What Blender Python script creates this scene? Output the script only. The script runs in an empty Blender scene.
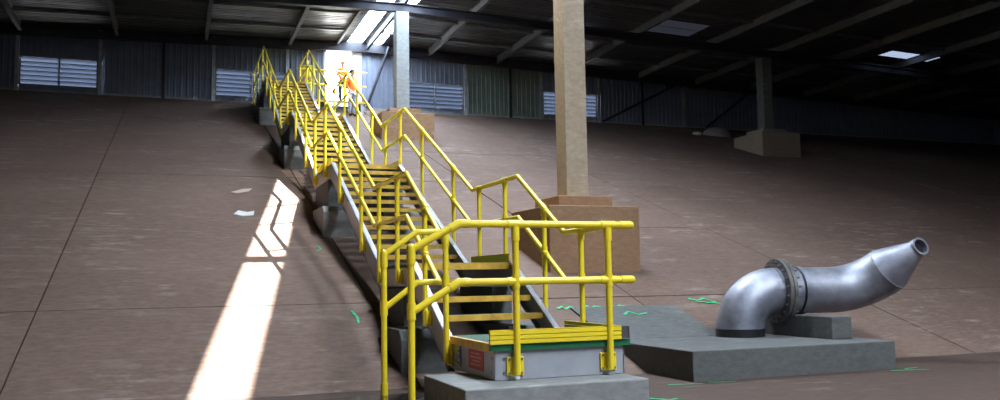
import bpy, bmesh, math, random
from mathutils import Vector, Matrix

scene = bpy.context.scene
COL = scene.collection
random.seed(7)

# ------------------------------------------------------------------ camera
YAW, PITCH, ROLL, FPX, HCAM = math.radians(20.826), math.radians(5.241), math.radians(-0.9), 855.47, 1.2
fwd = Vector((math.sin(YAW)*math.cos(PITCH), math.cos(YAW)*math.cos(PITCH), math.sin(PITCH)))
rgt = Vector((math.cos(YAW), -math.sin(YAW), 0.0))
upv = rgt.cross(fwd)
c_, s_ = math.cos(ROLL), math.sin(ROLL)
r2 = rgt*c_ + upv*s_
u2 = upv*c_ - rgt*s_
cam = bpy.data.cameras.new('camera')
cam.sensor_width = 36.0
cam.lens = FPX*36.0/1000.0
cam.clip_start, cam.clip_end = 0.05, 500
camo = bpy.data.objects.new('camera', cam)
camo.matrix_world = Matrix(((r2.x, u2.x, -fwd.x, 0), (r2.y, u2.y, -fwd.y, 0), (r2.z, u2.z, -fwd.z, HCAM), (0, 0, 0, 1)))
COL.objects.link(camo)
scene.camera = camo

# ------------------------------------------------------------------ sky, sun, daylight portals, added fill, exposure
SKY = 30.0
SUN = 60.0
w = bpy.data.worlds.new('sky'); scene.world = w; w.use_nodes = True
bgn = w.node_tree.nodes['Background']
bgn.inputs[0].default_value = (0.72, 0.85, 1.0, 1); bgn.inputs[1].default_value = SKY
SD = Vector((-0.572, -0.2, -1.0)).normalized()        # the way the sunlight travels
sl = bpy.data.lights.new('sun', 'SUN'); sl.energy = SUN; sl.angle = math.radians(0.53); sl.color = (1.0, 0.93, 0.84)
so = bpy.data.objects.new('sun', sl); so.rotation_euler = SD.to_track_quat('-Z', 'Y').to_euler(); so.location = (20, 50, 40)
COL.objects.link(so)

def portal(name, loc, sx, sy, direction):
    a = bpy.data.lights.new(name, 'AREA'); a.shape = 'RECTANGLE'; a.size = sx; a.size_y = sy
    a.cycles.is_portal = True
    o = bpy.data.objects.new(name, a); o.location = loc
    o.rotation_euler = Vector(direction).to_track_quat('-Z', 'Y').to_euler()
    COL.objects.link(o)
SKX0, SKX1 = 6.28, 6.88                                  # the long open skylight slot in the roof
portal('skylight_portal', ((SKX0+SKX1)/2, 10.0, 10.9), SKX1-SKX0, 47.4, (0, 0, -1))
def roof_fill(name, x0, x1, y0, y1, energy):                # added area lamp under the roof, out of view, to brighten the foreground
    a = bpy.data.lights.new(name, 'AREA'); a.shape = 'RECTANGLE'; a.size = x1-x0; a.size_y = y1-y0; a.energy = energy; a.color = (.90, .95, 1.0)
    o = bpy.data.objects.new(name, a); o.location = ((x0+x1)/2, (y0+y1)/2, 10.3); COL.objects.link(o)
ROOF_FILLS = [(6.95, 8.6, -5.0, 3.0, 2000), (5.3, 6.1, 13.6, 15.2, 700)]
for x0, x1, y0, y1, e_ in ROOF_FILLS: roof_fill('roof_fill_lamp', x0, x1, y0, y1, e_)
SLX0, SLX1, SLY = 7.18, 7.66, 17.6                         # a second, shorter slot beside it
portal('skylight_portal', ((SLX0+SLX1)/2, (SLY+33.7)/2, 10.9), SLX1-SLX0, 33.7-SLY, (0, 0, -1))
portal('door_portal', (5.95, 33.62, 9.2), 1.1, 2.3, (0, -1, 0))

vs = scene.view_settings
vs.view_transform = 'Standard'; vs.look = 'None'; vs.gamma = 1.0; vs.exposure = 0.2; vs.use_curve_mapping = False
scene.cycles.use_denoising = True
scene.cycles.max_bounces = 8
scene.cycles.diffuse_bounces = 5
scene.cycles.sample_clamp_indirect = 8.0

# ------------------------------------------------------------------ materials
def newmat(name):
    m = bpy.data.materials.new(name); m.use_nodes = True
    return m, m.node_tree, m.node_tree.nodes['Principled BSDF']

def mixcol(nt, fac, a, b):
    n = nt.nodes.new('ShaderNodeMix'); n.data_type = 'RGBA'
    if isinstance(fac, (int, float)): n.inputs[0].default_value = fac
    else: nt.links.new(fac, n.inputs[0])
    for i, v in ((6, a), (7, b)):
        if hasattr(v, 'is_linked'): nt.links.new(v, n.inputs[i])
        else: n.inputs[i].default_value = (*v, 1)
    return n.outputs[2]

def noise(nt, scale, detail=6, rough=.6, stretch=(1, 1, 1), seed=0.0):
    g = nt.nodes.new('ShaderNodeNewGeometry')
    mp = nt.nodes.new('ShaderNodeMapping'); mp.inputs['Scale'].default_value = stretch; mp.inputs['Location'].default_value = (seed, seed*1.7, seed*.3)
    nt.links.new(g.outputs['Position'], mp.inputs['Vector'])
    n = nt.nodes.new('ShaderNodeTexNoise'); n.inputs['Scale'].default_value = scale
    n.inputs['Detail'].default_value = detail; n.inputs['Roughness'].default_value = rough
    nt.links.new(mp.outputs[0], n.inputs['Vector'])
    return n.outputs['Fac']

def ramp(nt, src, lo, hi):
    r = nt.nodes.new('ShaderNodeMapRange'); r.inputs[1].default_value = lo; r.inputs[2].default_value = hi
    nt.links.new(src, r.inputs[0]); return r.outputs[0]

def plain(name, col, rough=.5, metal=0.0, var=.12, scale=6.0, bump=0.0, spec=.5):
    m, nt, b = newmat(name)
    d = tuple(c*(1-var*2.2) for c in col); l = tuple(min(1, c*(1+var)) for c in col)
    f = ramp(nt, noise(nt, scale), .3, .7)
    nt.links.new(mixcol(nt, f, d, l), b.inputs['Base Color'])
    b.inputs['Roughness'].default_value = rough; b.inputs['Metallic'].default_value = metal
    b.inputs['Specular IOR Level'].default_value = spec
    if bump:
        bp = nt.nodes.new('ShaderNodeBump'); bp.inputs['Strength'].default_value = bump; bp.inputs['Distance'].default_value = .02
        nt.links.new(noise(nt, scale*5), bp.inputs['Height']); nt.links.new(bp.outputs[0], b.inputs['Normal'])
    return m

def streaked(name, base, dark, pale, rough=.85, pale_lo=.58, seed=0.0, spec=.3):
    m, nt, b = newmat(name)
    c = mixcol(nt, ramp(nt, noise(nt, .35, 5, .6, seed=seed), .3, .7), dark, base)
    c = mixcol(nt, ramp(nt, noise(nt, 3.4, 12, .78, (.3, 1, 1), seed=seed+3), pale_lo, pale_lo+.22), c, pale)
    mul = nt.nodes.new('ShaderNodeMath'); mul.operation = 'MULTIPLY'
    nt.links.new(ramp(nt, noise(nt, 6.5, 10, .72, (.26, 1, 1), seed=seed+11), .53, .62), mul.inputs[0]); nt.links.new(ramp(nt, noise(nt, .45, 4, .6, seed=seed+7), .49, .62), mul.inputs[1])
    c = mixcol(nt, mul.outputs[0], c, tuple(min(1, x*1.15) for x in pale))
    c2 = mixcol(nt, ramp(nt, noise(nt, 14, 6, .7, (.5, 1, 1), seed=seed+5), .35, .75), tuple(x*.55 for x in base), tuple(min(1, x*1.35) for x in base))
    c = mixcol(nt, .45, c, c2)
    nt.links.new(c, b.inputs['Base Color']); b.inputs['Roughness'].default_value = rough
    b.inputs['Specular IOR Level'].default_value = spec
    bp = nt.nodes.new('ShaderNodeBump'); bp.inputs['Strength'].default_value = .35; bp.inputs['Distance'].default_value = .015
    nt.links.new(noise(nt, 18, 8, .7, (.5, 1, 1)), bp.inputs['Height']); nt.links.new(bp.outputs[0], b.inputs['Normal'])
    return m

M = {}
M['slope'] = streaked('brown_stained_concrete', (.188, .126, .099), (.12, .078, .061), (.33, .28, .255), pale_lo=.54)
M['floor'] = streaked('brown_floor_concrete', (.088, .057, .045), (.05, .033, .027), (.15, .115, .10), seed=9.0, pale_lo=.66)
M['joint'] = plain('joint_dirt', (.045, .035, .03), .95)
M['pedestal'] = streaked('tan_pedestal_concrete', (.36, .215, .125), (.25, .145, .085), (.44, .31, .22), seed=4.0, pale_lo=.66)
M['dull_pedestal'] = streaked('dull_pedestal_concrete', (.23, .19, .15), (.17, .14, .11), (.30, .26, .21), seed=5.0)
M['shaft'] = streaked('column_concrete', (.46, .37, .27), (.40, .30, .20), (.55, .47, .37), seed=2.0)
M['grey_concrete'] = streaked('grey_concrete', (.30, .31, .31), (.23, .24, .24), (.42, .43, .43), seed=6.0)
M['slab'] = streaked('slab_concrete', (.125, .132, .132), (.08, .085, .085), (.19, .198, .198), seed=8.0)
M['yellow'] = plain('yellow_gelcoat', (.90, .70, .03), .38, 0, .03, 3)
M['nosing'] = plain('ochre_nosing', (.74, .44, .06), .55, 0, .15, 9)
M['deck'] = plain('green_grating', (.035, .13, .085), .7, 0, .2, 30, .4)
M['green'] = plain('green_edge', (.01, .17, .065), .5, 0, .1)
M['frp'] = plain('grey_pultrusion', (.36, .38, .43), .42, 0, .08, 4)
M['flange'] = plain('stained_flange_steel', (.17, .165, .16), .6, .5, .25, 12)
M['bolt'] = plain('bolt_steel', (.35, .36, .38), .35, 1.0)
M['galv'] = plain('galvanised_steel', (.46, .48, .52), .45, .6, .15, 5)
M['rafter'] = plain('dull_rafter_steel', (.15, .155, .165), .5, .3, .15, 5)
M['sheet'] = plain('roof_sheet_steel', (.09, .093, .10), .42, .55, .15, 2)
M['clad'] = plain('blue_grey_cladding', (.17, .20, .27), .5, .15, .1, 2)
M['clad_green'] = plain('green_grey_cladding', (.17, .215, .19), .5, .15, .1, 2)
M['dark_steel'] = plain('dark_steel', (.032, .032, .045), .5, .3, .15, 4)
M['slat'] = plain('louvre_slat', (.52, .56, .66), .45, .1, .06)
M['frame'] = plain('window_frame', (.25, .27, .31), .5, .3, .08)
M['white'] = plain('white_door_frame', (.78, .80, .82), .5, 0, .04)
M['red'] = plain('red_sign', (.50, .03, .035), .5, 0, .08)
M['signprint'] = plain('sign_print', (.62, .30, .28), .6, 0, .1)
M['black'] = plain('black_liner_and_bore_shade', (.012, .012, .014), .45)
M['paint'] = plain('green_spray_paint', (.03, .55, .22), .7, 0, .2, 20)
M['gravel'] = plain('outside_gravel', (.42, .39, .34), .9)
M['orange'] = plain('orange_workwear', (.85, .20, .02), .8, 0, .08, 8)
M['hivis'] = plain('yellow_workwear', (.70, .62, .05), .8, 0, .08, 8)
M['navy'] = plain('navy_trousers', (.03, .04, .07), .85, 0, .1, 8)
M['skin'] = plain('skin', (.45, .25, .17), .55, 0, .06, 8)
M['hair'] = plain('dark_hair', (.02, .013, .01), .6)
M['helmet'] = plain('white_helmet', (.85, .85, .83), .35, 0, .02)
M['card'] = plain('pale_cardboard', (.50, .42, .34), .85, 0, .1)
M['plastic'] = plain('white_plastic', (.75, .76, .78), .4, 0, .04)
M['tarp'] = plain('grey_tarpaulin', (.30, .30, .30), .6, 0, .1)
M['boot'] = plain('boot_leather', (.03, .022, .018), .6)

def _pipe_mat():
    m, nt, b = newmat('bare_pipe_steel')
    c = mixcol(nt, ramp(nt, noise(nt, 3.0, 6), .3, .7), (.19, .20, .25), (.42, .44, .52))
    nt.links.new(c, b.inputs['Base Color']); b.inputs['Metallic'].default_value = .75
    nt.links.new(ramp(nt, noise(nt, 5.0, 5), 0.0, 2.2), b.inputs['Roughness'])
    b.inputs['Roughness'].default_value = .42
    mr = nt.nodes.new('ShaderNodeMapRange'); mr.inputs[3].default_value = .42; mr.inputs[4].default_value = .62
    nt.links.new(noise(nt, 5.0, 5), mr.inputs[0]); nt.links.new(mr.outputs[0], b.inputs['Roughness'])
    return m
M['pipe'] = _pipe_mat()

def _puddle():
    m, nt, b = newmat('water_film'); b.inputs['Base Color'].default_value = (.02, .018, .016, 1)
    b.inputs['Roughness'].default_value = .12
    n = ramp(nt, noise(nt, 9, 3), 0, 1)
    return m
M['water'] = _puddle()

def _translucent(name, col, clear):
    m = bpy.data.materials.new(name); m.use_nodes = True; nt = m.node_tree; nt.nodes.clear()
    o = nt.nodes.new('ShaderNodeOutputMaterial'); mx = nt.nodes.new('ShaderNodeMixShader'); mx.inputs[0].default_value = 1-clear
    t = nt.nodes.new('ShaderNodeBsdfTransparent'); t.inputs[0].default_value = (*col, 1)
    d = nt.nodes.new('ShaderNodeBsdfTranslucent'); d.inputs[0].default_value = (*col, 1)
    nt.links.new(t.outputs[0], mx.inputs[1]); nt.links.new(d.outputs[0], mx.inputs[2]); nt.links.new(mx.outputs[0], o.inputs[0])
    return m
def _grating():
    m, nt, b = newmat('open_green_grating'); nt.links.new(mixcol(nt, ramp(nt, noise(nt, 30), .3, .7), (.03, .10, .07), (.05, .16, .11)), b.inputs['Base Color']); b.inputs['Roughness'].default_value = .7
    t = nt.nodes.new('ShaderNodeBsdfTransparent'); mx = nt.nodes.new('ShaderNodeMixShader'); mx.inputs[0].default_value = .72
    o = nt.nodes['Material Output']; nt.links.new(t.outputs[0], mx.inputs[1]); nt.links.new(b.outputs[0], mx.inputs[2]); nt.links.new(mx.outputs[0], o.inputs[0])
    return m
M['grating'] = _grating()
M['clear_sheet'] = _translucent('clear_roof_sheet', (.96, .98, 1.0), .93)
M['dimming_sheet'] = _translucent('dimming_translucent_sheet', (.012, .0135, .018), .0)
M['slat'] = _translucent('pale_louvre_slat', (.088, .097, .118), .0)
M['dim_sheet'] = _translucent('dim_translucent_sheet', (.0007, .0007, .0009), .0)

# ------------------------------------------------------------------ mesh helpers (all shapes in world coordinates)
class MB:
    def __init__(self): self.v = []; self.f = []
    def add(self, vs, fs):
        n = len(self.v); self.v += [tuple(p) for p in vs]; self.f += [tuple(i+n for i in f) for f in fs]; return self
    def box(self, x0, x1, y0, y1, z0, z1):
        return self.add([(x0, y0, z0), (x1, y0, z0), (x1, y1, z0), (x0, y1, z0), (x0, y0, z1), (x1, y0, z1), (x1, y1, z1), (x0, y1, z1)],
                        [(0, 3, 2, 1), (4, 5, 6, 7), (0, 1, 5, 4), (1, 2, 6, 5), (2, 3, 7, 6), (3, 0, 4, 7)])
    def hexa(self, p8):
        return self.add(p8, [(0, 3, 2, 1), (4, 5, 6, 7), (0, 1, 5, 4), (1, 2, 6, 5), (2, 3, 7, 6), (3, 0, 4, 7)])
    def prism_x(self, x0, x1, yz):
        n = len(yz)
        a = sum(yz[i][0]*yz[(i+1) % n][1]-yz[(i+1) % n][0]*yz[i][1] for i in range(n))
        if a < 0: yz = yz[::-1]
        vs = [(x0, y, z) for y, z in yz]+[(x1, y, z) for y, z in yz]
        fs = [tuple(range(n-1, -1, -1)), tuple(range(n, 2*n))]+[(i, (i+1) % n, n+(i+1) % n, n+i) for i in range(n)]
        return self.add(vs, fs)
    def prism_z(self, xy, z0, z1):
        n = len(xy)
        a = sum(xy[i][0]*xy[(i+1) % n][1]-xy[(i+1) % n][0]*xy[i][1] for i in range(n))
        if a < 0: xy = xy[::-1]
        zf = (lambda z: z) if not callable(z0) else None
        b0 = [(x, y, z0(x, y) if callable(z0) else z0) for x, y in xy]; b1 = [(x, y, z1(x, y) if callable(z1) else z1) for x, y in xy]
        return self.add(b0+b1, [tuple(range(n-1, -1, -1)), tuple(range(n, 2*n))]+[(i, (i+1) % n, n+(i+1) % n, n+i) for i in range(n)])
    def tube(self, pts, r, n=10, cap=True):
        pts = [Vector(p) for p in pts]; rs = r if isinstance(r, (list, tuple)) else [r]*len(pts)
        rings = []; ref = None
        for i, p in enumerate(pts):
            a = (pts[i]-pts[i-1]).normalized() if i else None
            b = (pts[i+1]-pts[i]).normalized() if i < len(pts)-1 else None
            t = (a+b).normalized() if a and b else (a or b)
            st = 1/max(.35, t.dot(a)) if a and b else 1
            if ref is None:
                ref = Vector((0, 0, 1)) if abs(t.z) < .9 else Vector((0, 1, 0))
            u = (ref-t*ref.dot(t)).normalized(); v = t.cross(u); ref = u
            # stretch along the mitre
            ring = []
            bend = (b-a) if a and b else None
            bd = (bend-t*bend.dot(t)).normalized() if bend is not None and bend.length > 1e-5 else None
            for k in range(n):
                an = 2*math.pi*k/n; d = u*math.cos(an)+v*math.sin(an)
                if bd is not None: d = d+bd*(d.dot(bd))*(st-1)
                ring.append(p+d*rs[i])
            rings.append(ring)
        vs = [q for r_ in rings for q in r_]; fs = []
        for i in range(len(pts)-1):
            for k in range(n):
                a, b = i*n+k, i*n+(k+1) % n; fs.append((a, b, b+n, a+n))
        if cap:
            fs.append(tuple(range(n-1, -1, -1))); m = (len(pts)-1)*n; fs.append(tuple(range(m, m+n)))
        return self.add(vs, fs)
    def cone(self, p0, p1, r0, r1, n=12): return self.tube([p0, p1], [r0, r1], n)
    def annulus(self, c, d, ri, ro, h, n=36):
        c = Vector(c); d = Vector(d).normalized(); ref = Vector((0, 0, 1)) if abs(d.z) < .9 else Vector((0, 1, 0))
        u = (ref-d*ref.dot(d)).normalized(); v = d.cross(u); vs = []; fs = []
        for k in range(n):
            e = u*math.cos(2*math.pi*k/n)+v*math.sin(2*math.pi*k/n)
            vs += [c+e*ri-d*h/2, c+e*ro-d*h/2, c+e*ro+d*h/2, c+e*ri+d*h/2]
        for k in range(n):
            a, b = 4*k, 4*((k+1) % n)
            for j in range(4): fs.append((a+j, a+(j+1) % 4, b+(j+1) % 4, b+j))
        return self.add(vs, fs)
    def ball(self, c, r, nu=10, nv=6, sq=(1, 1, 1)):
        vs = [(c[0], c[1], c[2]+r*sq[2])]; fs = []
        for j in range(1, nv):
            ph = math.pi*j/nv
            for i in range(nu):
                th = 2*math.pi*i/nu; vs.append((c[0]+r*sq[0]*math.sin(ph)*math.cos(th), c[1]+r*sq[1]*math.sin(ph)*math.sin(th), c[2]+r*sq[2]*math.cos(ph)))
        vs.append((c[0], c[1], c[2]-r*sq[2])); L = len(vs)-1
        for i in range(nu): fs.append((0, 1+i, 1+(i+1) % nu)); fs.append((L, L-nu+(i+1) % nu, L-nu+i))
        for j in range(nv-2):
            for i in range(nu):
                a = 1+j*nu+i; b = 1+j*nu+(i+1) % nu; fs.append((a, a+nu, b+nu, b))
        return self.add(vs, fs)
    def build(self, name, mat, parent=None, smooth=False, bevel=0.0, root=None, fix=True):
        off = Vector((0, 0, 0)); p = parent
        while p is not None:
            off += p.location; p = p.parent
        me = bpy.data.meshes.new(name)
        me.from_pydata([tuple(Vector(q)-off) for q in self.v], [], self.f)
        if fix:
            bm = bmesh.new(); bm.from_mesh(me); bmesh.ops.recalc_face_normals(bm, faces=bm.faces); bm.to_mesh(me); bm.free()
        me.materials.append(M[mat])
        if smooth:
            for pl in me.polygons: pl.use_smooth = True
            try: me.set_sharp_from_angle(angle=math.radians(42))
            except Exception: pass
        o = bpy.data.objects.new(name, me); COL.objects.link(o); o.parent = parent
        if bevel:
            bv = o.modifiers.new('bevel', 'BEVEL'); bv.width = bevel; bv.segments = 2; bv.limit_method = 'ANGLE'
        return o

def thing(name, label, cat, loc=(0, 0, 0), group=None):
    o = bpy.data.objects.new(name, None); o.empty_display_size = .2; o.location = loc; COL.objects.link(o)
    o['label'] = label; o['category'] = cat
    if group: o['group'] = group
    return o
def tag(o, label, cat, group=None):
    o['label'] = label; o['category'] = cat
    if group: o['group'] = group
    return o
def struct(o, label=None):
    o['kind'] = 'structure'
    if label: o['label'] = label
    return o

YT = 9.4                                           # toe of the slope
def sz(y): return max(0.0, (y-YT)/3.0)             # height of the embankment at depth y
RIDGE = 7.0
def rz(x): return 10.72-.028*abs(x-RIDGE)          # underside of the roof sheets
XL, XR, YW, YB = -26.0, 44.0, 33.5, -14.0

# ------------------------------------------------------------------ the setting: floor, slope
fl = struct(MB().box(XL, XR, YB, YT+.02, -.3, 0.0).build('floor', 'floor'), 'flat brown concrete floor at the foot of the slope')
base = MB().prism_x(XL, XR, [(YT-.2, -.4), (YW+.3, -.4), (YW+.3, sz(YW+.3)-.03), (YT, -.03)]).build('floor_slope', 'joint')
struct(base, 'sloping reservoir bank of large brown concrete panels')
xs = [-1.6+4.2*k for k in range(-6, 12)]; xs = [max(XL, min(XR, x)) for x in xs]
ys = [YT, 12.05, 16.15, 20.25, 24.35, 28.45, 32.5, YW+.25]
g = .011
for i in range(len(xs)-1):
    for j in range(len(ys)-1):
        if xs[i+1]-xs[i] < .2: continue
        dz = random.uniform(-.006, .006)
        gy0 = 0 if j == 0 else g
        p = []
        for zo in (-.06, dz):
            for (x, y) in ((xs[i]+g, ys[j]+gy0), (xs[i+1]-g, ys[j]+gy0), (xs[i+1]-g, ys[j+1]-g), (xs[i]+g, ys[j+1]-g)):
                p.append((x, y, sz(y)+zo))
        MB().hexa(p).build('slope_panel', 'slope', base)

# green sprayed survey marks: flat paint strokes on slab and slope
def stroke(parent, pts, wd, zf, lift=.012):
    m = MB(); P = [Vector((x, y, 0)) for x, y in pts]; L = []; R_ = []
    for i, p in enumerate(P):
        t = (P[min(i+1, len(P)-1)]-P[max(i-1, 0)]).normalized(); nrm = Vector((-t.y, t.x, 0))
        wv = wd*random.uniform(.6, 1.25)
        for lst, s in ((L, 1), (R_, -1)):
            q = p+nrm*s*wv/2; lst.append((q.x, q.y, zf(q.y)+lift))
    n = len(P); m.add(L+R_, [(i, i+1, n+i+1, n+i) for i in range(n-1)])
    return m.build('paint_mark', 'paint', parent)
stroke(base, [(7.72, 11.86), (7.85, 11.78), (8.0, 11.86), (8.12, 11.7), (7.92, 11.66)], .05, sz)
stroke(base, [(7.78, 11.75), (8.15, 11.62)], .05, sz)
for k in range(3):
    x = 5.30+.42*k
    stroke(base, [(x, 11.6), (x+.10, 11.68), (x+.12, 11.58), (x+.22, 11.66), (x+.3, 11.6)], .07, sz)
stroke(base, [(2.28, 11.3), (2.3, 11.5), (2.27, 11.75)], .03, sz)
stroke(base, [(2.22, 14.5), (2.3, 14.6), (2.28, 14.8)], .03, sz)
for pts in ([(5.1, 8.3), (5.3, 8.26), (5.5, 8.22)], [(5.62, 8.3), (5.75, 8.22), (5.95, 8.24)], [(8.2, 8.22), (8.45, 8.2), (8.7, 8.12)], [(8.5, 8.3), (8.75, 8.34)], [(4.35, 7.55), (4.5, 7.3), (4.62, 7.35)]):
    stroke(fl, pts, .035, lambda y: 0, .006)

# ------------------------------------------------------------------ back wall
wall = struct(MB().box(XL, XR, YW-.06, YW+.16, 7.85, 8.09).build('wall_back', 'grey_concrete'), 'corrugated metal back wall along the top of the bank')
def cladding(x0, x1, z0, z1, mat):
    """one trapezoidal ribbed sheet between two posts"""
    m = MB(); pitch = .21; n = max(1, round((x1-x0)/pitch)); p = (x1-x0)/n; prof = []
    for k in range(n):
        a = x0+k*p
        prof += [(a, 0), (a+p*.62, 0), (a+p*.70, -.035), (a+p*.92, -.035)]
    prof.append((x1, 0))
    vs = [(x, YW+d, z0) for x, d in prof]+[(x, YW+d, z1) for x, d in prof]+[(x, YW+d+.012, z0) for x, d in prof]+[(x, YW+d+.012, z1) for x, d in prof]
    N = len(prof); fs = []
    for i in range(N-1): fs += [(i, i+1, N+i+1, N+i), (2*N+i+1, 2*N+i, 3*N+i, 3*N+i+1)]
    return m.add(vs, fs).build('cladding_panel', mat, wall, fix=False)
def ctop(x0, x1): return min(rz(x0), rz(x1))-.02
bays = [(-22.2, -20.1), (-20.1, -18.0), (-18, -15.9), (-15.9, -13.8), (-13.8, -11.6), (-11.6, -9.5), (-9.5, -7.4), (-7.4, -5.29), (-2.65, -.52), (-.52, 1.23), (3.95, 5.36),
        (6.54, 8.6), (17.46, 19.7), (19.7, 21.9), (21.9, 24.1), (24.1, 26.3), (26.3, 28.5), (28.5, 30.7), (30.7, 32.9), (32.9, 35.1), (35.1, 37.3), (37.3, 39.5), (39.5, 41.7), (41.7, 44.0)]
for a, b in bays: cladding(a, b, 8.06, ctop(a, b), 'clad')
cladding(11.24, 13.26, 8.06, ctop(11.24, 13.26), 'clad_green'); cladding(13.26, 14.7, 8.06, ctop(13.26, 14.7), 'clad_green')
cladding(XL, -22.2, 8.06, ctop(XL, -22.2), 'clad')
lou = [(-5.29, -2.65), (1.23, 3.95), (8.6, 11.24), (14.7, 17.46)]
LZ0, LZ1 = 8.27, 9.24
for a, b in lou:
    cladding(a, b, LZ1+.05, ctop(a, b), 'clad'); cladding(a, b, 8.04, LZ0-.05, 'clad')
cladding(5.36, 6.54, 10.42, ctop(5.36, 6.54), 'clad')
for x in (-5.29, -2.65, 1.23, 3.95, 8.6, 11.24, 14.7, 17.46, 21.9, 26.3, -9.5, -13.8):
    MB().box(x-.06, x+.06, YW-.14, YW-.04, 8.0, rz(x)-.1).build('wall_post', 'galv', wall)
for x in (-.52, 13.26, 19.7):
    MB().box(x-.05, x+.05, YW-.12, YW-.04, 8.0, rz(x)-.1).build('wall_post', 'dark_steel', wall)
MB().tube([(7.02, YW-.25, 8.05), (7.9, YW-.45, rz(7.9)-.15)], .055, 8).build('diagonal_brace', 'dark_steel', wall)
MB().tube([(17.6, YW-.2, 8.05), (21.6, YW-.2, rz(21)-.3)], .05, 8).build('diagonal_brace', 'dark_steel', wall)
MB().tube([(23.0, YW-.2, 8.05), (25.6, YW-.2, rz(25)-.3)], .05, 8).build('diagonal_brace', 'dark_steel', wall)
m = MB()
for a, b in ((XL, RIDGE), (RIDGE, XR)):
    m.hexa([(a, YW-.32, rz(a)-.42), (b, YW-.32, rz(b)-.42), (b, YW-.12, rz(b)-.42), (a, YW-.12, rz(a)-.42), (a, YW-.32, rz(a)-.16), (b, YW-.32, rz(b)-.16), (b, YW-.12, rz(b)-.16), (a, YW-.12, rz(a)-.16)])
m.build('eave_beam', 'dark_steel', wall)
m = MB()
for a, b in ((XL, RIDGE), (RIDGE, XR)):
    m.hexa([(a, YW-.12, rz(a)-.3), (b, YW-.12, rz(b)-.3), (b, YW+.06, rz(b)-.3), (a, YW+.06, rz(a)-.3), (a, YW-.12, rz(a)+.02), (b, YW-.12, rz(b)+.02), (b, YW+.06, rz(b)+.02), (a, YW+.06, rz(a)+.02)])
m.build('eave_flashing', 'dark_steel', wall)

for n, (a, b) in enumerate(lou, 1):
    f = MB(); t = .05
    f.box(a+.06, b-.06, YW-.07, YW+.05, LZ1, LZ1+t); f.box(a+.06, b-.06, YW-.07, YW+.05, LZ0-t, LZ0)
    mid = (a+b)/2
    for x in (a+.085, mid, b-.085): f.box(x-.025, x+.025, YW-.07, YW+.05, LZ0, LZ1)
    wn = struct(f.build('window_%d' % n, 'frame'), ['louvred window with two banks of pale slats at the far left of the wall', 'louvred window behind the head of the stairs', 'wide louvred window beside the pale column', 'louvred window half hidden by the tall tan column'][n-1])
    for (p, q) in ((a+.11, mid-.025), (mid+.025, b-.11)):
        ns = 6; h = (LZ1-LZ0)/ns
        for k in range(ns):
            z = LZ0+h*(k+.5)
            MB().hexa([(p, YW-.04, z+.080), (q, YW-.04, z+.080), (q, YW+.05, z-.092), (p, YW+.05, z-.092), (p, YW-.03, z+.090), (q, YW-.03, z+.090), (q, YW+.06, z-.082), (p, YW+.06, z-.082)]).build('slat', 'slat', wn)
d = MB(); d.box(5.36, 5.46, YW-.08, YW+.1, 8.0, 10.42); d.box(6.46, 6.56, YW-.08, YW+.1, 8.0, 10.42); d.box(5.36, 6.56, YW-.08, YW+.1, 10.34, 10.44); d.box(5.36, 6.56, YW-.08, YW+.1, 7.9, 8.02)
dr = struct(d.build('door_1', 'white'), 'open white framed doorway flooded with daylight')
MB().box(6.56, 6.86, YW-.1, YW-.05, 8.02, 10.3).build('door_post', 'white', dr)
MB().box(XL-10, XR+10, YW+.31, 110, 7.6, 7.92).build('outside_ground', 'gravel')['kind'] = 'structure'

# other enclosing walls, out of the picture
for nm, x0, x1, y0, y1 in (('wall_left', XL-.2, XL, YB, YW+.3), ('wall_right', XR, XR+.2, YB, YW+.3), ('wall_front', XL, XR, YB-.2, YB)):
    struct(MB().box(x0, x1, y0, y1, -.3, 10.8).build(nm, 'clad'))

# ------------------------------------------------------------------ roof
ceil = MB()
for y in (27.17, 1.0):                      # main beams across the building, carried by the columns
    for a, b in ((XL, RIDGE), (RIDGE, XR)):
        for (z0, z1, hw) in ((-.62, -.58, .10), (-.58, -.36, .02), (-.36, -.32, .10)):
            ceil.hexa([(a, y-hw, rz(a)+z0), (b, y-hw, rz(b)+z0), (b, y+hw, rz(b)+z0), (a, y+hw, rz(a)+z0), (a, y-hw, rz(a)+z1), (b, y-hw, rz(b)+z1), (b, y+hw, rz(b)+z1), (a, y+hw, rz(a)+z1)])
roof = struct(ceil.build('ceiling', 'dark_steel'), 'low dark steel shed roof with beams and a long skylight')
for x in (-17.4, -14.4, -11.3, -8.2, -5.2, -2.1, .95, 4.02, 5.85, 7.06, 9.6, 12.6, 16.0, 19.4, 22.4, 25.4, 28.6, 31.7, 34.8, 38.0):
    w_ = .035 if x == 5.85 else .06
    r = MB(); z = rz(x)
    zb = -.3 if x != 5.85 else -.2
    r.box(x-.012, x+.012, YB, YW-.3, z+zb, z-.02); r.box(x-w_, x+w_, YB, YW-.3, z+zb, z+zb+.02); r.box(x-w_, x+w_, YB, YW-.3, z-.03, z-.01)
    r.build('rafter', 'rafter', roof)
for y in (31.45, 29.3, 25.0, 20.0):
    for a, b in ((XL, 5.8), (7.1, XR)):
        m = MB()
        m.hexa([(a, y-.04, rz(a)-.12), (b, y-.04, rz(b)-.12), (b, y+.04, rz(b)-.12), (a, y+.04, rz(a)-.12), (a, y-.04, rz(a)-.02), (b, y-.04, rz(b)-.02), (b, y+.04, rz(b)-.02), (a, y+.04, rz(a)-.02)])
        m.build('purlin', 'rafter', roof)
MB().box(SKX0-.6, SKX1+.3, 15.72, 15.98, 10.30, 10.56).build('purlin', 'rafter', roof)
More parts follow.
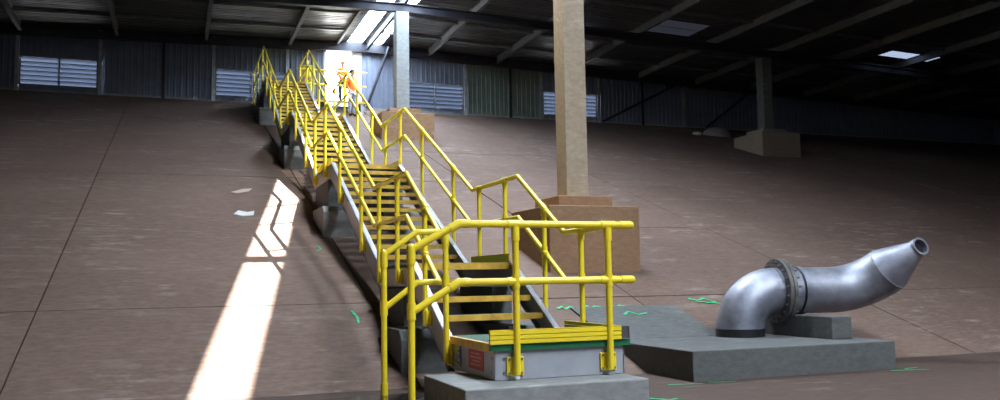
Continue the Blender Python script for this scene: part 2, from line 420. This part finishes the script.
def roof_sheet(x0, x1, y0, y1, mat, name='roof_sheet'):
    m = MB(); n = max(1, round((y1-y0)/.19)); p = (y1-y0)/n; prof = []
    for k in range(n):
        a = y0+k*p; prof += [(a, 0), (a+p*.55, 0), (a+p*.66, .03), (a+p*.89, .03)]
    prof[0] = (y0-.05, 0); prof.append((y1, 0)); N = len(prof)
    vs = [(x0, y, rz(x0)+z) for y, z in prof]+[(x1, y, rz(x1)+z) for y, z in prof]
    m.add(vs, [(i, N+i, N+i+1, i+1) for i in range(N-1)])
    return m.build(name, mat, roof, fix=False)
bands = [33.75-.76*k for k in range(19)]
for k in range(len(bands)-1):
    y1, y0 = bands[k], bands[k+1]
    roof_sheet(XL, SKX0, y0, y1, 'sheet')
    xr = SKX1
    if y1 > SLY+.3: roof_sheet(SKX1, SLX0, y0, y1, 'sheet'); xr = SLX1
    if k == 9:                                     # 26.15 .. 26.91: one dim translucent length and one torn gap with a sheet added to dim the sky
        roof_sheet(xr, 16.3, y0, y1, 'sheet'); roof_sheet(16.3, 18.4, y0, y1, 'dim_sheet', 'translucent_sheet'); roof_sheet(18.4, 27.1, y0, y1, 'sheet')
        roof_sheet(27.1, 29.7, y0, y1, 'dimming_sheet', 'translucent_sheet'); roof_sheet(29.7, XR, y0, y1, 'sheet')
    elif k == 8:
        roof_sheet(xr, 16.3, y0, y1, 'sheet'); roof_sheet(16.3, 18.4, y0, y1, 'dim_sheet', 'translucent_sheet'); roof_sheet(18.4, XR, y0, y1, 'sheet')
    else:
        roof_sheet(xr, XR, y0, y1, 'sheet')
for a, b in ((XL, SKX0), (SKX1, SLX0), (SLX0, SLX1), (SLX1, XR)):
    m = MB(); y1 = bands[-1] if a != SLX0 else SLY
    m.hexa([(a, YB-.2, rz(a)), (b, YB-.2, rz(b)), (b, y1, rz(b)), (a, y1, rz(a)), (a, YB-.2, rz(a)+.04), (b, YB-.2, rz(b)+.04), (b, y1, rz(b)+.04), (a, y1, rz(a)+.04)])
    m.build('roof_sheet', 'sheet', roof)
for x0, x1, y0, y1, e_ in ROOF_FILLS:
    MB().box(x0, x1, y0, y1, 10.5, 10.51).build('fill_lamp_sheet', 'dimming_sheet', roof)  # unseen sheet added above each fill lamp
m = MB(); m.box(SKX0, SKX1, YB, 33.7, 10.735, 10.737); m.build('skylight_sheet', 'clear_sheet', roof)
MB().box(SLX0, SLX1, SLY, 33.7, 10.71, 10.712).build('skylight_sheet', 'clear_sheet', roof)
for y in [33.2-1.2*k for k in range(11)]:
    MB().box(SKX0-.02, SKX1+.02, y-.012, y+.012, 10.705, 10.73).build('glazing_bar', 'galv', roof)

# ------------------------------------------------------------------ concrete columns on stepped pedestals
def column(cx, cy, ztop, zped, hw, shaft_mat, ped_mat, label):
    t = thing('concrete_column', label, 'column', (cx, cy, sz(cy-hw)), 'concrete roof columns')
    zb = sz(cy-hw)-.25
    MB().box(cx-hw, cx+hw, cy-hw, cy+hw, zb, zped).build('pedestal', ped_mat, t, bevel=.015)
    MB().box(cx-.53, cx+.53, cy-.53, cy+.53, zped, zped+.2).build('pedestal_cap', ped_mat, t, bevel=.01)
    s = MB().box(cx-.215, cx+.215, cy-.215, cy+.215, zped+.2, ztop-.03).build('shaft', shaft_mat, t, bevel=.012)
    MB().box(cx-.17, cx+.17, cy-.17, cy+.17, ztop-.03, ztop).build('bearing_plate', 'dark_steel', t)
column(6.775, 14.07, rz(6.775)-.63, 2.43, .87, 'shaft', 'pedestal', 'tall tan concrete column on a stepped brown pedestal behind the platform')
column(6.91, 27.17, rz(6.91)-.63, 6.55, .87, 'grey_concrete', 'pedestal', 'pale grey concrete column on a tan pedestal right of the doorway')
column(21.5, 27.17, rz(21.5)-.63, 6.58, .88, 'slab', 'dull_pedestal', 'concrete column on a pedestal in the gloom at right')

# ------------------------------------------------------------------ staircase
SX0, SX1 = 2.74, 4.12                              # outer faces of the stringers
RL, RR = 2.68, 4.18                                # railing planes
RH = 1.13
DP = .59
NODES = [(8.93, .585), (10.33, 1.40), (12.15, 1.40), (16.2, 3.43), (18.2, 3.43), (22.2, 5.52), (24.6, 5.52), (29.3, 8.0)]
FL = [(8.93, .585, 10.33, 1.40, 4), (12.15, 1.40, 16.2, 3.43, 12), (18.2, 3.43, 22.2, 5.52, 12), (24.6, 5.52, 29.3, 8.0, 14)]
st = thing('staircase', 'long yellow railed metal stairs climbing the bank to the doorway', 'staircase', (3.43, 7.5, .26))
def nose_z(y):
    if y <= NODES[0][0]: return NODES[0][1]
    for (a, za), (b, zb) in zip(NODES, NODES[1:]):
        if a <= y <= b: return za+(zb-za)*(y-a)/(b-a)
    return 8.0
def channel(x0, x1, pts_top, depth, name='stringer', flange=.075):
    """C-section along a (y, z) line; x0 is the web's outer face, x1 the inner side of the flange"""
    (ya, za), (yb, zb) = pts_top; m = MB(); wx = x0+(.016 if x1 > x0 else -.016)
    lo, hi = min(x0, wx), max(x0, wx); fl0, fl1 = min(x0, x0+math.copysign(flange, x1-x0)), max(x0, x0+math.copysign(flange, x1-x0))
    L = math.hypot(yb-ya, zb-za); k = depth*L/(yb-ya); q = .018*L/(yb-ya)
    m.prism_x(lo, hi, [(ya, za), (yb, zb), (yb, zb-k), (ya, za-k)])
    m.prism_x(fl0, fl1, [(ya, za), (yb, zb), (yb, zb-q), (ya, za-q)])
    m.prism_x(fl0, fl1, [(ya, za-k+q), (yb, zb-k+q), (yb, zb-k), (ya, za-k)])
    return m.build(name, 'frp', st)
# flights
for (ya, za, yb, zb, n) in FL:
    dy, dz = (yb-ya)/n, (zb-za)/n
    e = .10
    for x0, x1 in ((SX0, 9), (SX1, -9)):
        channel(x0, x1, [(ya-e, za-e*dz/dy+.025), (yb+.02, zb+.025)], .29)
    for i in range(1, n):
        y, z = ya+dy*i, za+dz*i
        tr = MB().box(SX0+.076, SX1-.076, y+.03, y+.30, z-.042, z).build('tread', 'deck' if n == 4 else 'grating', st)
        MB().box(SX0+.076, SX1-.076, y, y+.034, z-.062, z+.005).build('nosing', 'nosing', tr)
# landings
LD = [(10.33, 12.15, 1.40), (16.2, 18.2, 3.43), (22.2, 24.6, 5.52), (29.3, 31.95, 8.0)]
for k, (ya, yb, z) in enumerate(LD):
    dk = MB().box(SX0+.02, SX1-.02, ya+.03, yb+.04, z-.045, z).build('landing_deck', 'grating', st)
    MB().box(SX0+.02, SX1-.02, ya, ya+.034, z-.08, z+.006).build('nosing', 'nosing', dk)
    for x0, x1 in ((SX0, 9), (SX1, -9)):
        channel(x0, x1, [(ya+.02, z-.03), (yb-.1, z-.03)], .27)
    MB().box(SX1-.045, SX1-.02, ya+.1, yb-.2, z+.005, z+.125).build('toe_board', 'yellow', dk)
    if k: MB().box(SX0+.02, SX0+.045, ya+.1, yb-.2, z+.005, z+.125).build('toe_board', 'yellow', dk)
# walkway to the doorway
wk = MB().box(SX0+.02, 6.8, 31.99, 33.38, 7.965, 8.0).build('walkway_deck', 'grating', st)
MB().box(4.25, 6.8, 31.955, 31.99, 7.92, 8.0).build('edge_beam', 'nosing', wk)
for x in (4.6, 6.6):
    MB().box(x-.05, x+.05, 32.0, 32.1, sz(32)-.05, 7.955).build('leg', 'galv', wk)
# bottom platform: four boards round a grating
P0, P1, PY0, PY1, PZ = 2.79, 4.13, 7.5, 8.93, .26
pf = MB().box(P0+.012, P1+.03, PY0-.02, PY1+.05, .545, DP).build('platform_deck', 'deck', st)
MB().box(P0-.06, P1+.05, PY0-.035, PY0+.02, .535, .592).build('green_edge_strip', 'green', pf)
MB().box(P0-.005, P1, PY0, PY0+.02, PZ, .54).build('fascia', 'frp', pf, bevel=.006)
MB().box(P0-.012, P0+.008, PY0+.005, PY1, PZ, .545).build('fascia', 'frp', pf, bevel=.004)
MB().box(P1-.02, P1, PY0, PY1, PZ, .545).build('fascia', 'frp', pf, bevel=.004)
MB().box(P0, P1, PY1-.02, PY1, PZ, .545).build('fascia', 'frp', pf)
MB().box(P0-.03, P0+.02, PY0+.02, PY1-.1, .515, .594).build('nosing', 'nosing', pf)
m = MB()
for k in range(3): m.prism_x(P0-.08, P1-.06, [(PY0-.06, .595+.043*k), (PY0-.045, .602+.043*k), (PY0-.045, .630+.043*k), (PY0-.06, .637+.043*k), (PY0-.035, .637+.043*k), (PY0-.035, .595+.043*k)])
m.prism_x(P0-.08, P1-.06, [(PY0-.05, .60), (PY0-.03, .60), (PY0-.03, .725), (PY0-.05, .725)])
for k in range(3): m.box(P0-.08, P1-.06, PY0-.066, PY0-.04, .598+.042*k, .633+.042*k)
m.build('toe_board', 'yellow', pf)
m = MB()
for k in range(3): m.box(P1-.02, P1+.01, PY0+.12, PY1-.1, .598+.042*k, .633+.042*k)
m.build('toe_board', 'yellow', pf)
m = MB().box(P1-.06, P1+.03, PY0-.06, PY0-.05, .60, .72); m.box(P1+.02, P1+.03, PY0-.06, PY0+.04, .60, .72); m.build('corner_bracket', 'bolt', pf)
sg = MB().box(P0-.018, P0-.012, 7.80, 8.25, .318, .505).build('sign', 'red', pf)
sg['label'] = 'small red sign plate'
m = MB()
for k, (y0, y1) in enumerate(((7.9, 8.17), (7.86, 8.2), (7.9, 8.12), (7.88, 8.18))):
    m.box(P0-.0195, P0-.017, y0, y1, .465-.036*k, .478-.036*k)
m.build('sign_print', 'signprint', pf)
for z in (.33, .46):
    MB().tube([(P0+.08, PY0-.012, z), (P0+.08, PY0+.002, z)], .013, 8).build('bolt', 'bolt', pf)
    MB().tube([(P0-.022, PY0+.08, z), (P0-.01, PY0+.08, z)], .013, 8).build('bolt', 'bolt', pf)
m = MB().box(P0-.03, P0-.012, 8.5, 8.74, .30, .52)
for z in (.34, .40, .46): m.box(P0-.045, P0-.03, 8.52, 8.72, z-.012, z+.012)
m.build('splice_plate', 'bolt', pf)

# railings ------------------------------------------------------------------
RT = .032
def rail_line(x, y0, y1, dz, y_extra=None):
    ks = [y0]+[y for y, _ in NODES if y0 < y < y1]+[y1]
    return [(x, y, nose_z(y)+RH+dz) for y in ks]
def fitting(m, p, d, L=.16, r=.040):
    d = Vector(d).normalized(); p = Vector(p); m.tube([p-d*L/2, p+d*L/2], r, 10)
def slope_dir(y):
    return Vector((0, .02, nose_z(y+.01)-nose_z(y-.01)))
def make_railing(x, y0, y1, posts, pre, post, label):
    top = MB(); pts = pre(0)+rail_line(x, y0, y1, 0)+post(0); top.tube(pts, RT, 10)
    ends = [pts[0], pts[-1]]
    for e in ends: top.ball(e, RT*1.12, 10, 6)
    rt = top.build('top_rail', 'yellow', st, smooth=True); rt['label'] = label
    mid = MB(); pts = pre(-.54)+rail_line(x, y0, y1, -.54)+post(-.54); mid.tube(pts, RT, 10); mid.build('mid_rail', 'yellow', rt, smooth=True)
    for y in posts:
        zt = nose_z(y)+RH; m = MB(); inn = .035 if x < 3 else -.035
        zb = nose_z(y)-.24
        m.tube([(x+inn*0, y, zb), (x, y, zt)], .030, 10)
        m.tube([(x, y, zt-.10), (x, y, zt-.01)], .038, 10)
        fitting(m, (x, y, zt), slope_dir(y)); fitting(m, (x, y, zt-.54), slope_dir(y), .15); m.tube([(x, y, zt-.61), (x, y, zt-.47)], .038, 10)
        xx = SX0 if x < 3 else SX1
        m.box(min(x, xx), max(x, xx), y-.05, y+.05, zb+.0, zb+.17)
        m.build('post', 'yellow', rt, smooth=True)
    return rt
LAND = [10.80, 11.86, 16.55, 17.85, 22.6, 24.2, 29.7, 31.5]
FLT = [9.5, 13.1, 14.95, 19.2, 20.9, 25.8, 27.0, 28.2]
def pre_left(dz):
    zt = DP+RH+dz-.01
    return [(2.07, 8.93, zt-(.24 if dz == 0 else .27)), (2.07+.36, 8.93, zt)]
make_railing(RL, 8.935, 33.3, sorted(LAND+FLT+[32.9]), pre_left, lambda dz: [], 'left hand rail')
make_railing(RR, 7.56, 31.97, sorted(LAND+FLT+[8.5]), lambda dz: [], lambda dz: [(6.75, 31.97, 8.0+RH+dz)], 'right hand rail')
# end posts of the left rail, base sockets and front rail
def long_post(parent, x, y, z0, zt, tees, base=True, plate=False):
    m = MB(); m.tube([(x, y, z0), (x, y, zt)], .032, 12)
    for z in tees: m.tube([(x, y, z-.075), (x, y, z+.075)], .041, 12)
    m.tube([(x, y, zt-.14), (x, y, zt+.01)], .041, 12); m.ball((x, y, zt+.01), .041, 12, 6)
    if base:
        m.tube([(x, y, z0), (x, y, z0+.13)], .040, 12)
    return m.build('post', 'yellow', parent, smooth=True)
left = [o for o in st.children if o.name.startswith('top_rail')][0]
long_post(left, 2.07, 8.93, 0.0, 1.475, [.905])
long_post(left, 2.70, 8.76, .31, 1.70, [1.16], base=False)
MB().box(2.735, 2.765, 8.70, 8.83, .29, .52).build('post_bracket', 'yellow', left)
FY = 7.435
def front_line(dz): 
    zt = 1.705+dz
    return [(1.97, FY, zt-(.235 if dz == 0 else .26)), (2.42, FY, zt), (4.2, FY, zt)]
m = MB(); m.tube(front_line(0), RT*1.05, 12); m.ball((4.2, FY, 1.705), .038, 12, 8); m.tube([(4.08, FY, 1.705), (4.205, FY, 1.705)], .040, 12)
m.tube([Vector(front_line(0)[1])+Vector((-.09, 0, -.05)), front_line(0)[1], Vector(front_line(0)[1])+Vector((.1, 0, 0))], .040, 12)
fr = m.build('top_rail', 'yellow', st, smooth=True); fr['label'] = 'front hand rail of the bottom platform'
m = MB(); m.tube(front_line(-.535), RT*1.05, 12); m.ball((4.2, FY, 1.17), .038, 12, 8); m.tube([(4.08, FY, 1.17), (4.205, FY, 1.17)], .040, 12)
q = Vector(front_line(-.535)[1]); m.tube([q+Vector((-.09, 0, -.052)), q, q+Vector((.1, 0, 0))], .040, 12)
m.build('mid_rail', 'yellow', fr, smooth=True)
long_post(fr, 1.97, FY, 0.0, 1.475, [.92])
for x in (2.975, 3.945):
    m = MB(); m.tube([(x, FY, .32), (x, FY, 1.69)], .032, 12); m.tube([(x, FY, 1.55), (x, FY, 1.68)], .040, 12)
    for z, L in ((1.705, .08), (1.17, .09)): m.tube([(x-L, FY, z), (x+L, FY, z)], .040, 12)
    m.tube([(x, FY, 1.11), (x, FY, 1.23)], .040, 12)
    m.build('post', 'yellow', fr, smooth=True)
    m = MB().box(x-.085, x+.085, PY0-.018, PY0-.002, .30, .475); m.build('post_bracket', 'yellow', fr, bevel=.004)
    for (dx, z) in ((-.062, .325), (.062, .325), (-.062, .45), (.062, .45)):
        MB().tube([(x+dx, PY0-.03, z), (x+dx, PY0-.016, z)], .011, 8).build('bolt', 'bolt', fr)
MB().box(2.93, 3.02, PY0-.012, PY0-.002, .265, .30).build('packing_piece', 'white', pf)

# ------------------------------------------------------------------ concrete footings under the stairs
pad = tag(MB().box(2.33, 4.13, 7.04, 8.33, 0, .258).build('concrete_pad', 'grey_concrete', bevel=.015), 'low pale concrete pad under the bottom platform of the stairs', 'pad')
def footing(y, ztop, hi_y0, hi_y1, hi_z, label):
    t = thing('stair_footing', label, 'footing', (3.43, y, sz(y)), 'concrete footings under the stairs')
    c = .12
    for x0, x1, u0, u1 in ((2.46, 3.02, 2.70, 2.98), (3.84, 4.40, 3.88, 4.16)):
        MB().prism_x(x0, x1, [(y, sz(y)-.2), (y, ztop-c), (y+c, ztop), (hi_y0+.3, ztop), (hi_y0+.3, sz(y)-.2)]).build('lower_block', 'grey_concrete' if y > 12 else 'slab', t, bevel=.01)  # lowest pair takes a darker concrete: its shade is put into the colour
        MB().prism_x(u0, u1, [(hi_y0, sz(hi_y0)-.2), (hi_y0, hi_z), (hi_y1, hi_z), (hi_y1, sz(hi_y1)-.2)]).build('upper_block', 'slab', t, bevel=.01)  # upper blocks coloured dark to stand for the shade under the landings
footing(9.75, .62, 10.55, 11.9, 1.095, 'concrete footing coloured as in shade under the lowest landing of the stairs')
footing(15.35, 2.55, 16.3, 17.8, 3.125, 'concrete footing under the second landing from the bottom')
footing(21.25, 4.55, 22.3, 24.1, 5.215, 'concrete footing under the third landing from the bottom')
footing(28.15, 6.85, 29.4, 31.0, 7.695, 'concrete footing nearest the top of the stairs')

# ------------------------------------------------------------------ outlet pipe, its slab and block
ZS = .345
slab = thing('concrete_slab', 'grey concrete slab on the floor carrying the steel pipe', 'slab', (7.0, 8.4, 0))
MB().box(5.5, 8.47, 8.4, 10.55, -.02, ZS).build('slab_body', 'slab', slab, bevel=.012)
MB().prism_x(5.5, 7.27, [(10.40, sz(10.4)-.1), (10.40, ZS+.004), (11.58, sz(11.58)+.03), (11.58, sz(11.58)-.1)]).build('slab_apron', 'slab', slab)
stroke(slab, [(6.2, 11.22), (6.33, 11.34), (6.42, 11.2), (6.6, 11.26)], .05, lambda y: ZS+(y-10.4)*(sz(11.58)+.03-ZS)/1.18, .012)
blk = tag(MB().box(7.98, 8.31, 8.95, 10.35, ZS, .637).build('support_block', 'slab', bevel=.01), 'concrete support block under the steel pipe', 'block')

pp = thing('steel_pipe', 'bare steel outlet pipe with a flanged elbow and tapering raised end', 'pipe', (7.4, 10.1, ZS))
def D(az, el):
    a, e = math.radians(az), math.radians(el); return Vector((math.sin(a)*math.cos(e), math.cos(a)*math.cos(e), math.sin(e)))
B = Vector((7.4, 10.1, ZS)); d0 = D(101, 0); PR = .325; ER = .52
el = []
for k in range(17):
    a = math.pi/2*k/16; el.append(B+d0*(ER*(1-math.cos(a)))+Vector((0, 0, .10+ER*math.sin(a))))
AX = .965
el = [B+Vector((0, 0, .02))]+el
MB().tube([B+Vector((0, 0, .0)), B+Vector((0, 0, .11))], PR+.012, 40).build('base_sleeve', 'black', pp, smooth=True)
MB().tube(el, PR, 40).build('elbow', 'pipe', pp, smooth=True)
F = el[-1]+d0*.09
fl_o = MB(); fl_o.annulus(F-d0*.03, d0, .2, .45, .05, 48); fl_o.annulus(F+d0*.03, d0, .2, .45, .05, 48)
flg = fl_o.build('flange', 'flange', pp, smooth=True)
u = Vector((0, 0, 1)); v = d0.cross(u)
bolt_me = None
for k in range(20):
    an = 2*math.pi*(k+.5)/20; c = F+(u*math.cos(an)+v*math.sin(an))*.40
    MB().tube([c-d0*.095, c+d0*.125], .014, 6).build('flange_bolt', 'bolt', flg)
S1 = B+d0*1.38; S1.z = F.z
MB().tube([el[-1], F+d0*.22], PR, 40).build('stub', 'pipe', pp, smooth=True)
MB().tube([F+d0*.22, F+d0*.25], PR-.012, 40, cap=False).build('coupling_gap', 'black', pp, smooth=True)
MB().tube([F+d0*.25, F+d0*.33], PR+.012, 40).build('coupling_ring', 'pipe', pp, smooth=True)
t1 = D(158, 35); th = math.acos(max(-1, min(1, d0.dot(t1)))); Rb = .8
nrm = (t1-d0*d0.dot(t1)).normalized()
arc = [S1+d0*(Rb*math.sin(th*k/14))+nrm*(Rb*(1-math.cos(th*k/14))) for k in range(15)]
# the straight run starts so that the bend begins at S1
MB().tube([F+d0*.33]+arc, PR, 40).build('bent_section', 'pipe', pp, smooth=True)
E1 = arc[-1]
MB().annulus(E1, t1, PR-.03, PR+.006, .018, 40).build('weld_seam', 'galv', pp, smooth=True)
T1 = E1+t1*.50
# eccentric cone: straight along the upper side
upn = (Vector((0, 0, 1))-t1*t1.z).normalized()
T1 = T1-upn*.01
rings = MB(); nn = 40; sd = t1.cross(upn); ringv = []
for (c, r) in ((E1, PR), (E1.lerp(T1, .5), (PR+.115)/2), (T1, .115)):
    ringv += [c+(upn*math.cos(2*math.pi*k/nn)+sd*math.sin(2*math.pi*k/nn))*r for k in range(nn)]
rings.add(ringv, [(i*nn+k, i*nn+(k+1) % nn, (i+1)*nn+(k+1) % nn, (i+1)*nn+k) for i in range(2) for k in range(nn)])
rings.build('reducer_cone', 'pipe', pp, smooth=True)
t2 = D(182, 20)
MB().annulus(T1+t2*.02, t2, .098, .126, .10, 32).build('outlet_ring', 'pipe', pp, smooth=True)
MB().tube([T1-t2*.03, T1+t2*.0], .1, 24).build('bore_shade_disc', 'black', pp)  # black disc stands in for the shaded inside of the outlet

# ------------------------------------------------------------------ people at the head of the stairs
def skin_mesh(name, mat, parent, joints, edges, rootk, sub=2):
    me = bpy.data.meshes.new(name); names = list(joints); idx = {n: i for i, n in enumerate(names)}
    off = Vector(parent.location) if parent.parent is None else Vector(parent.parent.location)
    me.from_pydata([tuple(Vector(joints[n][0])) for n in names], [(idx[a], idx[b]) for a, b in edges], [])
    me.materials.append(M[mat]); o = bpy.data.objects.new(name, me); COL.objects.link(o); o.parent = parent
    sk = o.modifiers.new('skin', 'SKIN'); sk.use_smooth_shade = True
    for n in names:
        r = joints[n][1]; sv = me.skin_vertices[0].data[idx[n]]; sv.radius = (r, r) if not isinstance(r, tuple) else r
        sv.use_root = (n == rootk)
    ss = o.modifiers.new('smooth', 'SUBSURF'); ss.levels = sub; ss.render_levels = sub
    return o
def person(loc, rot, shirt, trousers, label, helmet, pose):
    t = thing('person', label, 'person', loc); t.rotation_euler = (0, 0, rot)
    J = {'pelvis': ((0, 0, .95), (.15, .11)), 'waist': ((0, 0, 1.08), (.135, .10)), 'chest': ((0, 0, 1.30), (.16, .115)), 'neckbase': ((0, .0, 1.46), (.075, .07)),
         'neck': ((0, -.01, 1.53), .055), 'head0': ((0, -.02, 1.60), (.072, .085)), 'head1': ((0, -.02, 1.68), (.078, .095)), 'head2': ((0, -.015, 1.735), (.055, .065))}
    E_ = [('pelvis', 'waist'), ('waist', 'chest'), ('chest', 'neckbase'), ('neckbase', 'neck'), ('neck', 'head0'), ('head0', 'head1'), ('head1', 'head2')]
    for s, nm in ((-1, 'l'), (1, 'r')):
        el_, ha = pose[nm]
        J.update({'sh'+nm: ((s*.17, 0, 1.42), .062), 'el'+nm: (el_, .046), 'wr'+nm: (ha, .03),
                  'hip'+nm: ((s*.09, 0, .88), .09), 'kn'+nm: ((s*.10, -.02, .49), .06), 'an'+nm: ((s*.10, .02, .09), .042), 'toe'+nm: ((s*.11, -.15, .045), .038)})
        E_ += [('chest', 'sh'+nm), ('sh'+nm, 'el'+nm), ('el'+nm, 'wr'+nm), ('pelvis', 'hip'+nm), ('hip'+nm, 'kn'+nm), ('kn'+nm, 'an'+nm), ('an'+nm, 'toe'+nm)]
    body = skin_mesh('body', 'skin', t, J, E_, 'pelvis')
    for s, nm in ((-1, 'l'), (1, 'r')):               # hands: palm and five fingers
        ha = Vector(pose[nm][1]); fd = (ha-Vector(pose[nm][0])).normalized(); side = Vector((s, 0, 0)); side = (side-fd*side.dot(fd)).normalized()
        H = {'wr': (tuple(ha), .026), 'palm': (tuple(ha+fd*.055), (.036, .018))}; EE = [('wr', 'palm')]
        for k in range(4):
            o_ = side*(-.03+.02*k); L = (.065, .075, .07, .055)[k]; kn = ha+fd*.085+o_; mid = kn+fd*L*.5+Vector((0, 0, -.012)); tip = mid+fd*L*.35+Vector((0, 0, -.03))
            for q_, p_, r_ in (('k', kn, .0095), ('m', mid, .0088), ('t', tip, .008)): H['%s%d' % (q_, k)] = (tuple(p_), r_)
            EE += [('palm', 'k%d' % k), ('k%d' % k, 'm%d' % k), ('m%d' % k, 't%d' % k)]
        tb = ha+fd*.03-side*.03; H['th0'] = (tuple(tb), .012); H['th1'] = (tuple(tb+fd*.035-side*.03), .0095); EE += [('wr', 'th0'), ('th0', 'th1')]
        skin_mesh('hand', 'skin', t, H, EE, 'wr', 1)
    S_ = {'hem': ((0, 0, .92), (.172, .135)), 'waist': ((0, 0, 1.08), (.16, .125)), 'chest': ((0, 0, 1.30), (.185, .14)), 'neck': ((0, 0, 1.455), (.085, .085))}
    SE = [('hem', 'waist'), ('waist', 'chest'), ('chest', 'neck')]
    for s, nm in ((-1, 'l'), (1, 'r')):
        el_, ha = Vector(pose[nm][0]), Vector(pose[nm][1])
        S_.update({'sh'+nm: ((s*.175, 0, 1.415), .08), 'el'+nm: (tuple(el_), .06), 'cf'+nm: (tuple(el_.lerp(ha, .9)), .046)}); SE += [('chest', 'sh'+nm), ('sh'+nm, 'el'+nm), ('el'+nm, 'cf'+nm)]
    skin_mesh('shirt', shirt, t, S_, SE, 'chest')
    Tq = {'pelvis': ((0, 0, .96), (.165, .125))}; TE = []
    for s, nm in ((-1, 'l'), (1, 'r')):
        Tq.update({'hip'+nm: ((s*.095, 0, .86), .105), 'kn'+nm: ((s*.10, -.02, .49), .078), 'cf'+nm: ((s*.10, .02, .11), .066)}); TE += [('pelvis', 'hip'+nm), ('hip'+nm, 'kn'+nm), ('kn'+nm, 'cf'+nm)]
    skin_mesh('trousers', trousers, t, Tq, TE, 'pelvis')
    for s in (-1, 1):
        skin_mesh('boot', 'boot', t, {'a': ((s*.10, .02, .14), .055), 'h': ((s*.10, .03, .055), .052), 'm': ((s*.105, -.08, .048), .05), 't': ((s*.11, -.17, .042), .04)}, [('a', 'h'), ('h', 'm'), ('m', 't')], 'h', 1)
    def loc_mesh(mb, name, mat):
        me = bpy.data.meshes.new(name); me.from_pydata(mb.v, [], mb.f); me.materials.append(M[mat])
        for pl in me.polygons: pl.use_smooth = True
        o = bpy.data.objects.new(name, me); COL.objects.link(o); o.parent = t; return o
    face = MB(); face.ball((0, -.115, 1.645), .016, 8, 6, (.8, 1.3, 1.3)); face.ball((-.085, -.01, 1.65), .022, 8, 6, (.4, .8, 1.4)); face.ball((.085, -.01, 1.65), .022, 8, 6, (.4, .8, 1.4))
    loc_mesh(face, 'nose_and_ears', 'skin')
    ey = MB(); ey.ball((-.032, -.108, 1.668), .009, 8, 6); ey.ball((.032, -.108, 1.668), .009, 8, 6); ey.ball((0, -.108, 1.605), .02, 8, 6, (1.1, .4, .25)); loc_mesh(ey, 'eyes_and_mouth', 'hair')
    if helmet:
        h = MB(); h.ball((0, -.01, 1.70), .125, 16, 10, (.95, 1.12, .75)); h.ball((0, -.04, 1.70), .145, 16, 4, (.95, 1.15, .07)); loc_mesh(h, 'hard_hat', 'helmet')
    else:
        h = MB(); h.ball((0, .005, 1.69), .105, 14, 8, (.92, 1.05, .95)); loc_mesh(h, 'hair', 'hair')
    return t
person((5.93, 32.5, 8.0), .25, 'orange', 'navy', 'person in orange workwear and a white hard hat standing before the bright doorway', True,
       {'l': ((-.27, -.06, 1.16), (-.22, -.30, 1.06)), 'r': ((.27, -.06, 1.16), (.24, -.30, 1.06))}).scale = (.95, .95, .95)
person((4.62, 32.75, 8.0), -.2, 'hivis', 'hivis', 'person in yellow workwear behind the railing at the stair head', False,
       {'l': ((-.25, .02, 1.14), (-.25, -.16, .93)), 'r': ((.25, .02, 1.14), (.25, -.16, .93))})
person((6.06, 31.3, sz(31.3)+.0), .5, 'orange', 'frp', 'person in orange shirt and grey trousers standing on the bank below the doorway', False,
       {'l': ((-.25, .02, 1.14), (-.25, -.16, .93)), 'r': ((.25, .02, 1.14), (.25, -.16, .93))})

# ------------------------------------------------------------------ small things left on the bank
def flat_scrap(name, pts, th, mat, label, cat):
    n = len(pts); m = MB(); m.prism_z(pts, lambda x, y: sz(y)+.004, lambda x, y: sz(y)+.004+th); return tag(m.build(name, mat), label, cat)
flat_scrap('cardboard_scrap', [(1.05, 18.6), (1.30, 18.9), (1.52, 19.0), (1.44, 18.75), (1.2, 18.55)], .012, 'card', 'tan cardboard scrap lying on the bank left of the stairs', 'scrap')
flat_scrap('plastic_scrap', [(1.02, 16.85), (1.12, 17.12), (1.28, 17.0), (1.42, 17.1), (1.38, 16.8), (1.18, 16.72)], .008, 'plastic', 'white plastic scrap on the bank below the cardboard piece', 'scrap')
m = MB(); m.ball((22.2, 31.4, sz(31.4)-.02), 1.0, 20, 10, (.72, .4, .36)); tag(m.build('tarpaulin_heap', 'tarp', smooth=True), 'low grey rounded heap under the wall beyond the right hand column', 'heap')
m = MB(); m.ball((21.05, 31.2, sz(31.2)+.05), .17, 12, 8, (1.4, .8, .5)); tag(m.build('white_lump', 'plastic', smooth=True), 'small bright white lump beside the grey heap', 'bag')  # squashed white ball set where a small bright spot stands
pud = MB(); pts = [(2.0+.55*math.cos(a)*(1+.2*math.sin(3*a)), 8.75+.3*math.sin(a)*(1+.15*math.cos(2*a))) for a in [2*math.pi*k/28 for k in range(28)]]
pud.prism_z(pts, .001, .004); o = pud.build('puddle', 'water', fl)
